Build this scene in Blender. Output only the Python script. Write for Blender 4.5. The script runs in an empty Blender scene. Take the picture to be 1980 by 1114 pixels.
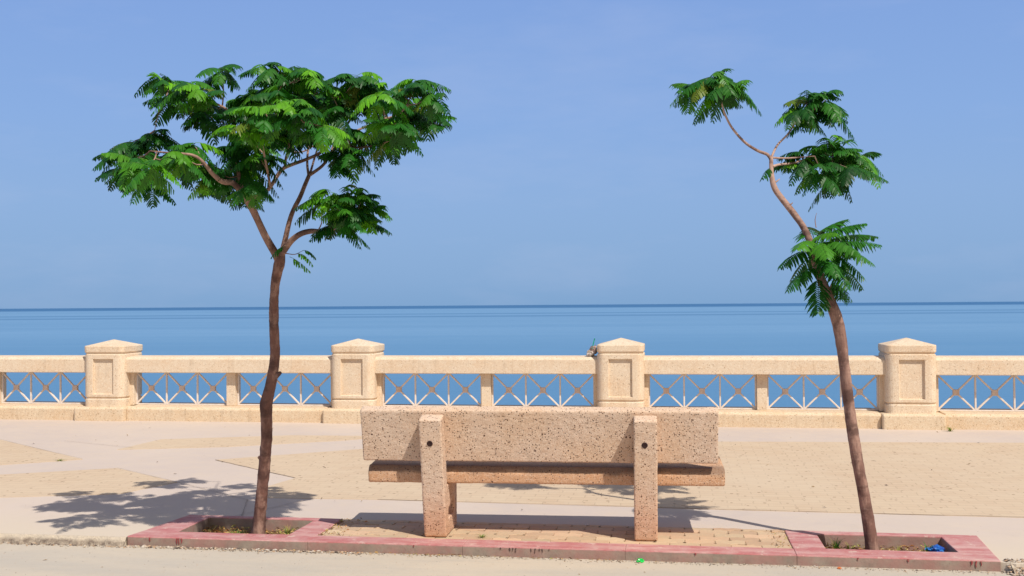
import bpy, bmesh, math, random
from mathutils import Vector, Matrix, noise
from mathutils.geometry import tessellate_polygon
R = random.Random(11)
rad = math.radians
scene = bpy.context.scene
COL = scene.collection

# ------------------------------------------------------------------ camera
F, H = 2050.0, 1.6                      # focal length in photo pixels, eye height in metres
cam_d = bpy.data.cameras.new('camera')
cam_d.sensor_width = 36.0
cam_d.lens = 36.0 * F / 1980.0
cam_d.clip_start = 0.05
cam_d.clip_end = 80000
cam = bpy.data.objects.new('camera', cam_d)
COL.objects.link(cam)
CM = Matrix.Rotation(rad(90 + 0.922), 3, 'X') @ Matrix.Rotation(rad(-0.405), 3, 'Z')
cam.matrix_world = Matrix.Translation((0, 0, H)) @ CM.to_4x4()
scene.camera = cam

def at(px, py, Y):
    """world point on the sight line of a photo pixel at depth Y"""
    d = CM @ Vector(((px - 990) / F, -(py - 557) / F, -1.0))
    return Vector((0, 0, H)) + d * (Y / d.y)

# frame of the kerb: origin at its front left corner, u along, v away from the road
KA = 8.84
K = Vector((-2.692, 7.408, 0))
KU = Vector((math.cos(rad(KA)), -math.sin(rad(KA)), 0))
KV = Vector((math.sin(rad(KA)), math.cos(rad(KA)), 0))
def kw(u, v, z=0.0):
    return K + KU * u + KV * v + Vector((0, 0, z))

# ------------------------------------------------------------------ object helpers
def tag(o, label=None, cat=None, group=None, kind=None):
    if label: o['label'] = label
    if cat: o['category'] = cat
    if group: o['group'] = group
    if kind: o['kind'] = kind
    return o

def empty(name, loc=(0, 0, 0), rz=0.0, **kwargs):
    o = bpy.data.objects.new(name, None)
    o.empty_display_size = 0.1
    o.location = loc
    o.rotation_euler = (0, 0, rz)
    COL.objects.link(o)
    return tag(o, **kwargs)

def link(name, me, parent=None, loc=None, rz=None):
    o = bpy.data.objects.new(name, me)
    COL.objects.link(o)
    if parent: o.parent = parent
    if loc is not None: o.location = loc
    if rz is not None: o.rotation_euler = (0, 0, rz)
    return o

class MB:
    def __init__(s):
        s.v, s.f, s.c = [], [], []
    def add(s, vs, fs, col=None):
        b = len(s.v)
        s.v += [tuple(p) for p in vs]
        s.f += [tuple(i + b for i in q) for q in fs]
        s.c += [col or (1, 1, 1, 1)] * len(vs)
    def box(s, x0, x1, y0, y1, z0, z1):
        s.add([(x0, y0, z0), (x1, y0, z0), (x1, y1, z0), (x0, y1, z0), (x0, y0, z1), (x1, y0, z1), (x1, y1, z1), (x0, y1, z1)],
              [(3, 2, 1, 0), (4, 5, 6, 7), (0, 1, 5, 4), (1, 2, 6, 5), (2, 3, 7, 6), (3, 0, 4, 7)])
    def bar(s, a, b, w, d, up=(0, 1, 0)):
        a, b, up = Vector(a), Vector(b), Vector(up)
        t = (b - a).normalized()
        n = up.normalized()
        m = t.cross(n).normalized()
        vs = []
        for p in (a, b):
            for i, j in ((-1, -1), (1, -1), (1, 1), (-1, 1)):
                vs.append(p + m * (i * w / 2) + n * (j * d / 2))
        s.add(vs, [(3, 2, 1, 0), (4, 5, 6, 7), (0, 1, 5, 4), (1, 2, 6, 5), (2, 3, 7, 6), (3, 0, 4, 7)])
    def mesh(s, name, mat, smooth=False, col=False):
        me = bpy.data.meshes.new(name)
        me.from_pydata(s.v, [], s.f)
        if col:
            a = me.color_attributes.new('tint', 'FLOAT_COLOR', 'POINT')
            for i, c in enumerate(s.c): a.data[i].color = c
        me.materials.append(mat)
        bm = bmesh.new(); bm.from_mesh(me)
        if not col: bmesh.ops.recalc_face_normals(bm, faces=bm.faces)
        if smooth:
            for fc in bm.faces: fc.smooth = True
        bm.to_mesh(me); bm.free()
        return me

def prism(outer, holes, axis, a0, a1):
    """polygon (with holes) extruded along an axis: 'x' -> polygon is (y, z); 'z' -> polygon is (x, y)"""
    loops = [outer] + list(holes)
    flat = [p for lp in loops for p in lp]
    n = len(flat)
    tris = tessellate_polygon([[Vector((p[0], p[1], 0)) for p in lp] for lp in loops])
    def P(p, a): return (a, p[0], p[1]) if axis == 'x' else (p[0], p[1], a)
    vs = [P(p, a0) for p in flat] + [P(p, a1) for p in flat]
    fs = [tuple(t) for t in tris] + [tuple(i + n for i in reversed(t)) for t in tris]
    b = 0
    for lp in loops:
        m = len(lp)
        for i in range(m):
            j = (i + 1) % m
            fs.append((b + i, b + j, b + j + n, b + i + n))
        b += m
    mb = MB(); mb.add(vs, fs)
    return mb

def soften(o, w, seg=2, ang=35):
    m = o.modifiers.new('edge', 'BEVEL')
    m.width = w; m.segments = seg; m.limit_method = 'ANGLE'; m.angle_limit = rad(ang)
    return o

TEX = []
for sz in (.10, .018):
    t_ = bpy.data.textures.new('wear', 'CLOUDS'); t_.noise_scale = sz; t_.noise_depth = 3; TEX.append(t_)
def weather(o, bev, vox, a1, a2):
    soften(o, bev, 3)
    m = o.modifiers.new('cast', 'REMESH'); m.mode = 'VOXEL'; m.voxel_size = vox; m.use_smooth_shade = True
    for t_, a in zip(TEX, (a1, a2)):
        d = o.modifiers.new('wear', 'DISPLACE'); d.texture = t_; d.strength = a; d.mid_level = .5; d.texture_coords = 'LOCAL'
    return o

def roughen(me, cut, amp, scale):
    """subdivide a cast block and push its faces about a little, as weathered concrete is"""
    bm = bmesh.new(); bm.from_mesh(me)
    bmesh.ops.triangulate(bm, faces=[f for f in bm.faces if len(f.verts) > 4])
    bmesh.ops.subdivide_edges(bm, edges=bm.edges, cuts=cut, use_grid_fill=True)
    for v in bm.verts:
        d = noise.noise_vector(v.co * scale)
        v.co += d * amp
    bm.to_mesh(me); bm.free()

# ------------------------------------------------------------------ material helpers
class NT:
    def __init__(s, name):
        s.m = bpy.data.materials.new(name); s.m.use_nodes = True
        s.t = s.m.node_tree; s.n = s.t.nodes; s.n.clear()
        s.out = s.n.new('ShaderNodeOutputMaterial')
        s.b = s.n.new('ShaderNodeBsdfPrincipled')
        s.t.links.new(s.b.outputs[0], s.out.inputs[0])
        s.b.inputs['Roughness'].default_value = 0.85
        s.b.inputs['Specular IOR Level'].default_value = 0.25
        tc = s.n.new('ShaderNodeTexCoord'); s.obj = tc.outputs['Object']
    def L(s, a, b): s.t.links.new(a, b)
    def set(s, sock, v):
        if isinstance(v, bpy.types.NodeSocket): s.L(v, sock)
        elif isinstance(v, (tuple, list)) and len(v) == 3 and sock.type == 'RGBA': sock.default_value = (*v, 1)
        else: sock.default_value = v
    def mp(s, scale=(1, 1, 1), rot=(0, 0, 0), loc=(0, 0, 0), src=None):
        q = s.n.new('ShaderNodeMapping')
        q.inputs['Scale'].default_value = scale; q.inputs['Rotation'].default_value = rot; q.inputs['Location'].default_value = loc
        s.L(src or s.obj, q.inputs['Vector']); return q.outputs[0]
    def noise(s, scale, detail=4, rough=0.6, vec=None, dist=0.0):
        q = s.n.new('ShaderNodeTexNoise')
        q.inputs['Scale'].default_value = scale; q.inputs['Detail'].default_value = detail
        q.inputs['Roughness'].default_value = rough; q.inputs['Distortion'].default_value = dist
        s.L(vec or s.obj, q.inputs['Vector']); return q.outputs['Fac']
    def voro(s, scale, vec=None, out='Distance', feat='F1'):
        q = s.n.new('ShaderNodeTexVoronoi'); q.feature = feat
        q.inputs['Scale'].default_value = scale
        s.L(vec or s.obj, q.inputs['Vector']); return q.outputs[out]
    def ramp(s, fac, a, b, ca=0.0, cb=1.0):
        q = s.n.new('ShaderNodeMapRange'); q.clamp = True
        q.inputs[1].default_value = a; q.inputs[2].default_value = b
        q.inputs[3].default_value = ca; q.inputs[4].default_value = cb
        s.L(fac, q.inputs[0]); return q.outputs[0]
    def mix(s, fac, a, b, mode='MIX'):
        q = s.n.new('ShaderNodeMix'); q.data_type = 'RGBA'; q.blend_type = mode
        s.set(q.inputs[0], fac); s.set(q.inputs[6], a); s.set(q.inputs[7], b)
        return q.outputs[2]
    def math(s, op, a, b=0.0):
        q = s.n.new('ShaderNodeMath'); q.operation = op
        s.set(q.inputs[0], a); s.set(q.inputs[1], b); return q.outputs[0]
    def sep(s, vec=None):
        q = s.n.new('ShaderNodeSeparateXYZ'); s.L(vec or s.obj, q.inputs[0]); return q.outputs
    def bump(s, h, strength=0.3, dist=0.01, prev=None):
        q = s.n.new('ShaderNodeBump'); q.inputs['Strength'].default_value = strength; q.inputs['Distance'].default_value = dist
        s.L(h, q.inputs['Height'])
        if prev: s.L(prev, q.inputs['Normal'])
        return q.outputs[0]
    def done(s, col=None, normal=None, rough=None):
        if col is not None: s.set(s.b.inputs['Base Color'], col)
        if normal is not None: s.L(normal, s.b.inputs['Normal'])
        if rough is not None: s.set(s.b.inputs['Roughness'], rough)
        return s.m

def mat_aggregate(name, base, warm, grain, pits, pit_dens, stain=None, pit_col=(.10, .05, .03), light=(.82, .70, .57), chips=.6, deep=.45, soot_shade=False, streak=0.0):
    """exposed pebble concrete: grains of three tones, dark pits, warm staining"""
    k = NT(name)
    oi = k.n.new('ShaderNodeObjectInfo')
    off = k.n.new('ShaderNodeVectorMath'); off.operation = 'SCALE'; off.inputs['Scale'].default_value = 1.7
    k.L(oi.outputs['Location'], off.inputs[0])
    ad = k.n.new('ShaderNodeVectorMath'); ad.operation = 'ADD'
    plain = k.obj
    k.L(k.obj, ad.inputs[0]); k.L(off.outputs[0], ad.inputs[1]); k.obj = ad.outputs[0]
    big = k.noise(2.3, 4)
    col = k.mix(k.ramp(big, .42, .70), base, warm)
    cell = k.voro(grain, out='Color')
    cs = k.sep(cell)
    col = k.mix(k.ramp(cs[0], .70, .78, 0, chips), col, light)
    col = k.mix(k.ramp(cs[1], .80, .86, 0, deep), col, (warm[0] * .75, warm[1] * .6, warm[2] * .5))
    fine = k.noise(grain * 1.6, 3, .7)
    col = k.mix(k.ramp(fine, .52, .72, 0, deep), col, (warm[0] * .55, warm[1] * .45, warm[2] * .36))
    if stain:
        z = k.sep(plain)[2]
        g = k.math('ADD', z, k.math('MULTIPLY', k.noise(9, 4), .45))
        col = k.mix(k.ramp(g, stain[0], stain[1], .85, 0), col, stain[2])
    if streak:                                       # rain runs and grime bleeding down the casting
        sv = k.noise(1.0, 5, .65, vec=k.mp(scale=(16, 16, 1.3)))
        col = k.mix(k.math('MULTIPLY', k.ramp(sv, .52, .72, 0, streak), k.ramp(k.noise(1.6, 3), .38, .6)), col, (.36, .25, .16))
        col = k.mix(k.ramp(k.noise(5, 6, .75), .60, .74, 0, streak * .8), col, (.40, .29, .19))
    rnd = k.sep(k.voro(pits, out='Color'))[0]
    pit = k.math('LESS_THAN', k.voro(pits), k.ramp(rnd, .35, 1.0, 0, pit_dens))
    rn2 = k.sep(k.voro(pits * .42, out='Color'))[1]
    pit2 = k.math('LESS_THAN', k.voro(pits * .42), k.ramp(rn2, .70, 1.0, 0, pit_dens * .62))
    pit = k.math('MAXIMUM', pit, pit2)
    if soot_shade:  # soot on the rear top edge, with some of its shade painted in
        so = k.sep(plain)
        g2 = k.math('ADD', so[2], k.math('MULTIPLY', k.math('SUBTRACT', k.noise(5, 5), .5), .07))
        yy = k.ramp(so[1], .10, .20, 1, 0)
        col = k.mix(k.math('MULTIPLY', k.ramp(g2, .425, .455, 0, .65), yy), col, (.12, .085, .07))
    col = k.mix(pit, col, pit_col)
    gd = k.voro(grain)
    nb = k.bump(gd, .35, .004)
    nb = k.bump(k.noise(grain * .7, 3), .5, .006, nb)
    nb = k.bump(k.math('SUBTRACT', 1.0, pit), .8, .006, nb)
    return k.done(col, nb, .9)

M = {}
M['bench'] = mat_aggregate('bench_aggregate', (.69, .53, .405), (.67, .475, .325), 190, 90, .41, pit_col=(.12, .065, .045), chips=.34, streak=.28)
M['leg'] = mat_aggregate('bench_leg_aggregate', (.70, .535, .41), (.68, .48, .33), 190, 90, .39, stain=(.05, .62, (.62, .31, .16)), pit_col=(.14, .065, .04), chips=.34, streak=.28)
M['seat'] = mat_aggregate('bench_seat_aggregate', (.62, .39, .24), (.58, .33, .18), 170, 82, .34, pit_col=(.12, .06, .04), chips=.25, soot_shade=True, streak=.3)
M['stone'] = mat_aggregate('cream_aggregate', (.71, .58, .43), (.69, .52, .355), 90, 52, .30, pit_col=(.50, .37, .24), light=(.84, .76, .62), chips=.34, deep=.26, streak=.42)
M['stone_base'] = mat_aggregate('plinth_aggregate', (.69, .55, .385), (.67, .49, .31), 90, 48, .32, pit_col=(.42, .29, .17), light=(.82, .73, .57), chips=.34, deep=.30, streak=.45)

def mat_painted_metal():
    k = NT('painted_metal')
    n = k.noise(18, 4)
    c = k.mix(k.ramp(n, .5, .72), (.72, .645, .575), (.58, .48, .41))
    return k.done(c, k.bump(k.noise(60, 3), .2, .002), .6)
M['metal'] = mat_painted_metal()
def mat_boss():
    k = NT('boss_concrete')
    c = k.mix(k.ramp(k.noise(9, 3), .4, .7), (.66, .54, .45), (.60, .44, .34))
    return k.done(c, k.bump(k.noise(70, 3), .2, .002), .7)
M['boss'] = mat_boss()

def mat_concrete():
    k = NT('promenade_concrete')
    a = k.noise(.55, 5, .6); b = k.noise(5, 6, .65); c = k.noise(60, 3, .7)
    col = k.mix(k.ramp(a, .38, .62), (.535, .452, .395), (.585, .492, .415))
    col = k.mix(k.ramp(b, .45, .72, 0, .55), col, (.59, .49, .39))
    col = k.mix(k.ramp(k.noise(1.7, 6, .7, dist=.6), .57, .72, 0, .35), col, (.46, .39, .345))
    col = k.mix(k.ramp(c, .60, .78, 0, .3), col, (.40, .33, .28))
    # sand drifted over the strip nearest the road
    s_ = k.sep()
    g = k.math('ADD', s_[1], k.math('MULTIPLY', k.noise(1.1, 4), 1.0))
    col = k.mix(k.ramp(g, .7, 1.5, .75, 0), col, (.61, .52, .40))
    spk = k.math('LESS_THAN', k.voro(22), k.ramp(k.noise(3, 2), .55, .75, 0, .16))
    col = k.mix(spk, col, (.30, .24, .19))
    nb = k.bump(b, .25, .01); nb = k.bump(c, .25, .004, nb)
    return k.done(col, nb, .92)
M['concrete'] = mat_concrete()

def mat_pavers():
    k = NT('block_paving')
    w = k.n.new('ShaderNodeVectorMath'); w.operation = 'ADD'
    nz = k.n.new('ShaderNodeTexNoise'); nz.inputs['Scale'].default_value = 9
    k.L(k.obj, nz.inputs['Vector'])
    sc = k.n.new('ShaderNodeVectorMath'); sc.operation = 'SCALE'; sc.inputs['Scale'].default_value = .035
    k.L(nz.outputs['Color'], sc.inputs[0]); k.L(k.obj, w.inputs[0]); k.L(sc.outputs[0], w.inputs[1])
    br = k.n.new('ShaderNodeTexBrick')
    br.inputs['Scale'].default_value = 1; br.inputs['Brick Width'].default_value = .21; br.inputs['Row Height'].default_value = .105
    br.inputs['Mortar Size'].default_value = .007; br.inputs['Mortar Smooth'].default_value = .6
    br.inputs['Color1'].default_value = (.585, .455, .315, 1); br.inputs['Color2'].default_value = (.55, .415, .285, 1)
    br.inputs['Mortar'].default_value = (.45, .34, .235, 1)
    k.L(w.outputs[0], br.inputs['Vector'])
    big = k.noise(.5, 4); med = k.noise(4, 5, .65)
    col = k.mix(k.ramp(big, .38, .66, 0, .6), br.outputs[0], (.60, .485, .35))
    col = k.mix(k.ramp(med, .48, .72, 0, .45), col, (.60, .48, .345))
    # deeper joints at the block ends read as rows of dark dashes
    d = k.voro(1, vec=k.mp(scale=(9.5, 9.6, 1)))
    th = k.ramp(k.noise(2.2, 3), .25, .70, 0.07, .17)
    col = k.mix(k.math('MULTIPLY', k.math('LESS_THAN', d, th), .85), col, (.27, .18, .12))
    nb = k.bump(br.outputs['Fac'], -.4, .006); nb = k.bump(k.noise(45, 3), .25, .004, nb)
    return k.done(col, nb, .92)
M['paving'] = mat_pavers()

def mat_block():
    k = NT('yellow_paver')
    oi = k.n.new('ShaderNodeVertexColor'); oi.layer_name = 'tint'
    n = k.noise(12, 5, .65)
    col = k.mix(k.ramp(n, .4, .7), (.59, .44, .295), (.57, .40, .27))
    col = k.mix(1.0, col, oi.outputs[0], 'MULTIPLY')
    col = k.mix(k.ramp(k.noise(80, 3), .58, .75, 0, .4), col, (.42, .29, .16))
    return k.done(col, k.bump(k.noise(60, 4), .3, .004), .92)
M['block'] = mat_block()
def mat_sand():
    k = NT('joint_sand')
    return k.done(k.mix(k.noise(40, 4), (.34, .24, .14), (.50, .37, .22)), k.bump(k.noise(90, 3), .4, .005), .95)
M['sand'] = mat_sand()

def mat_road():
    k = NT('dusty_road')
    st = k.mp(scale=(.55, 2.6, 1), rot=(0, 0, rad(KA)))
    a = k.noise(.9, 6, .62, vec=st); b = k.noise(14, 5, .7); c = k.noise(120, 3, .7)
    col = k.mix(k.ramp(a, .38, .64), (.47, .425, .36), (.545, .475, .38))
    col = k.mix(k.ramp(k.noise(2.2, 6, .7, vec=st), .55, .72, 0, .45), col, (.42, .39, .345))
    col = k.mix(k.ramp(b, .52, .75, 0, .4), col, (.48, .40, .31))
    col = k.mix(k.ramp(c, .58, .74, 0, .45), col, (.36, .30, .23))
    spk = k.math('LESS_THAN', k.voro(34), k.ramp(k.noise(4, 3), .5, .75, 0, .2))
    col = k.mix(spk, col, (.28, .22, .16))
    nb = k.bump(b, .35, .008); nb = k.bump(c, .35, .004, nb)
    return k.done(col, nb, .95)
M['road'] = mat_road()

def mat_kerb():
    k = NT('red_painted_kerb')
    z = k.sep()[2]
    n = k.noise(7, 5, .65); f_ = k.noise(40, 4, .7)
    grey = k.mix(k.ramp(k.noise(5, 5, .7), .38, .68), (.33, .265, .21), (.22, .175, .14))
    grey = k.mix(k.ramp(f_, .56, .72, 0, .5), grey, (.16, .12, .10))
    grey = k.mix(k.ramp(k.noise(2.6, 5, .7), .42, .60, 0, .65), grey, (.36, .175, .15))
    red = k.mix(k.ramp(n, .40, .68), (.45, .165, .160), (.51, .275, .26))
    red = k.mix(k.ramp(k.noise(3, 6, .75, vec=k.mp(scale=(.5, 3, 1))), .47, .68, 0, .8), red, (.63, .44, .39))
    red = k.mix(k.ramp(f_, .58, .74, 0, .4), red, (.45, .10, .11))
    edge = k.math('ADD', z, k.math('MULTIPLY', k.math('SUBTRACT', k.noise(16, 4), .5), .012))
    isred = k.ramp(edge, .0015, .004)
    wornm = k.ramp(k.noise(11, 6, .75), .57, .66, 0, .75)
    red = k.mix(wornm, red, (.62, .48, .40))
    col = k.mix(isred, grey, red)
    nb = k.bump(k.noise(25, 5, .7), .45, .008); nb = k.bump(k.noise(110, 3), .3, .003, nb)
    return k.done(col, nb, .85)
M['kerb'] = mat_kerb()

def flat(name, c, rough=.7, c2=None, scale=30):
    k = NT(name)
    col = k.mix(k.ramp(k.noise(scale, 4), .4, .65), c, c2 or tuple(x * .7 for x in c))
    return k.done(col, None, rough)
M['drip'] = flat('red_paint_drip', (.33, .07, .07), .6)
M['darkdrip'] = flat('dark_paint_drip', (.10, .06, .055), .6)
M['soil'] = (lambda k: k.done(k.mix(k.ramp(k.noise(22, 6, .7), .35, .65), (.13, .07, .035), (.32, .20, .10)),
                               k.bump(k.noise(30, 6, .7), .8, .03), .97))(NT('dry_soil'))
M['quay'] = flat('quay_concrete', (.42, .37, .31), .9, scale=3)

def mat_tint(name, rough=.8, trans=0.0):
    k = NT(name)
    vc = k.n.new('ShaderNodeVertexColor'); vc.layer_name = 'tint'
    k.done(vc.outputs[0], None, rough)
    if trans:
        t = k.n.new('ShaderNodeBsdfTranslucent'); mx = k.n.new('ShaderNodeMixShader')
        mx.inputs[0].default_value = trans
        k.L(k.mix(1.0, vc.outputs[0], (1.6, 1.9, .7), 'MULTIPLY'), t.inputs[0])
        k.L(k.b.outputs[0], mx.inputs[1]); k.L(t.outputs[0], mx.inputs[2]); k.L(mx.outputs[0], k.out.inputs[0])
    return k.m
M['pebble'] = mat_tint('pebbles', .95)
M['litterleaf'] = mat_tint('dry_leaves', .9)
M['grass'] = mat_tint('grass_blade', .6, .25)
M['leaf'] = mat_tint('feathery_leaf', .42, .20)

def mat_bark():
    k = NT('bark')
    vc = k.n.new('ShaderNodeVertexColor'); vc.layer_name = 'tint'
    st = k.mp(scale=(1, 1, .28))
    a = k.noise(14, 5, .65, vec=st); b = k.noise(70, 4, .7, vec=k.mp(scale=(1, 1, .5)))
    col = k.mix(k.ramp(a, .45, .64, 0, .8), vc.outputs[0], (.42, .26, .20))
    col = k.mix(k.ramp(k.noise(7, 5, .65), .48, .62, 0, .8), col, (.085, .045, .037))
    col = k.mix(k.ramp(b, .56, .74, 0, .55), col, (.12, .07, .055))
    # raised ring scars round the stem
    ring = k.noise(30, 3, .6, vec=k.mp(scale=(.25, .25, 1.6)))
    col = k.mix(k.ramp(ring, .58, .70, 0, .14), col, (.42, .30, .24))
    nb = k.bump(a, .6, .012); nb = k.bump(b, .5, .006, nb); nb = k.bump(ring, .4, .006, nb)
    return k.done(col, nb, .9)
M['bark'] = mat_bark()

# ------------------------------------------------------------------ setting
def mat_sea():
    k = NT('sea_water')
    k.b.inputs['IOR'].default_value = 1.33
    k.b.inputs['Specular IOR Level'].default_value = .5
    xyz = k.sep()
    dist = xyz[1]
    sw = k.noise(1.0, 5, .6, vec=k.mp(scale=(.0010, .011, 1)))
    sw2 = k.noise(1.0, 4, .6, vec=k.mp(scale=(.02, .12, 1)))
    col = k.mix(k.ramp(sw, .40, .62), (.125, .268, .445), (.158, .310, .49))
    col = k.mix(k.ramp(sw2, .4, .7, 0, .35), col, (.098, .245, .435))
    rp = k.noise(1.0, 5, .65, vec=k.mp(scale=(.10, .9, 1)))
    col = k.mix(k.ramp(rp, .50, .66, 0, .22), col, (.055, .180, .36))
    near = k.ramp(dist, 30, 160, .8, 0)
    col = k.mix(near, col, (.070, .205, .375))
    # wind-ruffled water far out is deeper blue, with two thin slicks nearer in
    wob = k.math('MULTIPLY', k.math('SUBTRACT', k.noise(1.0, 3, .5, vec=k.mp(scale=(.0006, .0006, 1))), .5), 500.0)
    far = k.ramp(k.math('ADD', dist, wob), 1150, 1500)
    b1 = k.math('MULTIPLY', k.ramp(k.math('ADD', dist, k.math('MULTIPLY', wob, .16)), 330, 350), k.ramp(k.math('ADD', dist, k.math('MULTIPLY', wob, .16)), 360, 400, 1, 0))
    b2 = k.math('MULTIPLY', k.ramp(k.math('ADD', dist, k.math('MULTIPLY', wob, .2)), 440, 460), k.ramp(k.math('ADD', dist, k.math('MULTIPLY', wob, .2)), 475, 510, 1, 0))
    dark = k.math('MAXIMUM', far, k.math('MULTIPLY', k.math('MAXIMUM', b1, b2), .55))
    col = k.mix(dark, col, (.040, .135, .29))
    w = k.noise(1.0, 5, .6, vec=k.mp(scale=(.8, 1.6, 1)))
    nb = k.bump(w, .22, .22)
    k.set(k.b.inputs['Specular IOR Level'], k.ramp(dark, 0, 1, .35, .12))
    return k.done(col, nb, .45)
M['sea'] = mat_sea()
mb = MB(); S = 40000
# graded strips so the sheet stays one mesh out to the horizon
ys = [-S, -400, 0, 40, 200, 1000, 6000, S]; xs = [-S, -4000, -400, 0, 400, 4000, S]
vs = [(x, y, 0) for y in ys for x in xs]; nx = len(xs)
mb.add(vs, [(j * nx + i, j * nx + i + 1, (j + 1) * nx + i + 1, (j + 1) * nx + i) for j in range(len(ys) - 1) for i in range(nx - 1)])
tag(link('sea', mb.mesh('sea', M['sea']), loc=(0, 0, -2.2)), kind='structure')

RZ = -0.055                                                 # road level below the promenade
mb = MB()
mb.add([(-200, -300, 0), (200, -300, 0), (200, .02, 0), (-200, .02, 0)], [(0, 1, 2, 3)])
road = link('road', mb.mesh('road', M['road']), loc=K + Vector((0, 0, RZ)), rz=-rad(KA))
tag(road, kind='structure')

PITS = [(.28, 1.11, .19, .70), (4.735, 5.55, .21, .66)]
def rect(u0, u1, v0, v1): return [(u0, v0), (u1, v0), (u1, v1), (u0, v1)]
PAVE = (1.30, 4.53, .20, .80)
# ragged broken edge towards the road on both sides of the kerb
def ragged(u0, u1, n, amp):
    return [(u0 + (u1 - u0) * i / n, noise.noise(Vector((i * .9, u0, 3))) * amp + noise.noise(Vector((i * .23, u0, 8))) * amp * 1.2) for i in range(n + 1)]
front = [(-60, 0)] + [(u, v + .012) for u, v in ragged(-4, -.02, 150, .02)] + [(0.02, .02), (5.73, .02)] + ragged(5.8, 8.5, 110, .03) + [(60, 0)]
outer = front + [(60, 7.95), (-60, 7.95)]
pm = prism(outer, [rect(p[0] - .05, p[1] + .05, p[2] - .05, p[3] + .035) for p in PITS] + [rect(PAVE[0] + .002, PAVE[1] - .002, PAVE[2] - .1, PAVE[3])], 'z', -3.0, 0.0)
# the pit floors and the bed of the bench paving close the holes
prom = link('promenade', pm.mesh('promenade', M['concrete']), loc=K, rz=-rad(KA))
tag(prom, kind='structure')

mb = MB()
mb.add([(PAVE[0], .05, 0), (PAVE[1], .05, 0), (PAVE[1], PAVE[3] + .02, 0), (PAVE[0], PAVE[3] + .02, 0)], [(0, 1, 2, 3)])
tag(link('paving_bed', mb.mesh('paving_bed', M['sand']), loc=kw(0, 0, -.012), rz=-rad(KA)), kind='structure')

PANELS = [
    [(-5.27, 5.60), (-2.42, 3.49), (-3.28, 2.855), (-9.5, -1.75 + 1.9), (-14, 1.5), (-14, 5.6)],
    [(-2.62, 2.46), (-1.731, 2.955), (-.731, 2.226), (-.842, 1.936), (-.95, 1.60), (-2.121, 1.253), (-3.4, .95), (-6.5, .62), (-6.5, .62 + .1)],
    [(-2.45, 4.236), (-2.4, 5.157), (-.937, 5.70), (.4, 5.75), (-.2, 5.25), (-1.3, 4.60)],
    [(-.992, 3.603), (.311, 4.58), (1.1, 5.25), (2.3, 5.5), (4.333, 5.62), (7.744, 5.85), (16, 6.1), (16, 1.45), (6.344, 1.449), (4.161, 1.50), (2.943, 1.56), (1.342, 1.60), (.39, 1.568), (.161, 1.97), (.27, 2.572)],
]
for poly in PANELS:
    pp = prism(poly, [], 'z', -.01, .004)
    tag(link('block_paving', pp.mesh('block_paving', M['paving']), loc=K, rz=-rad(KA)), kind='structure')
# saw-cut joints in the concrete
def joint(pts, w=.004):
    mb = MB()
    for a, b in zip(pts, pts[1:]):
        n = 14
        a, b = Vector((*a, 0)), Vector((*b, 0)); d = (b - a).normalized(); s = Vector((-d.y, d.x, 0))
        prev = None
        for i in range(n + 1):
            p = a.lerp(b, i / n) + s * (noise.noise(Vector((i * .7, a.x, a.y))) * .008)
            ww = w * (.5 + .9 * abs(noise.noise(Vector((i * 1.3, b.x, 2)))))
            cur = (p - s * ww, p + s * ww)
            if prev: mb.add([prev[0], cur[0], cur[1], prev[1]], [(0, 1, 2, 3)])
            prev = cur
    return mb
JM = flat('joint_dirt', (.40, .32, .25), .95)
mb = MB()
for pts in ([(.45, .79), (.62, 1.18), (.78, 1.55)], [(-.73, 2.226), (.27, 1.45), (.5, .8)], [(-3.5, 4.9), (-2.35, 4.4)], [(-.99, 3.60), (.27, 2.572)],
            [(-2.42, 3.49), (-5.27, 5.60)], [(-1.73, 2.955), (-.731, 2.226)], [(1.34, 1.60), (4.16, 1.50), (6.34, 1.449)]):
    j = joint(pts); mb.add(j.v, j.f)
tag(link('expansion_joints', mb.mesh('expansion_joints', JM), loc=K + Vector((0, 0, .0075)), rz=-rad(KA)), kind='structure')

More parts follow.
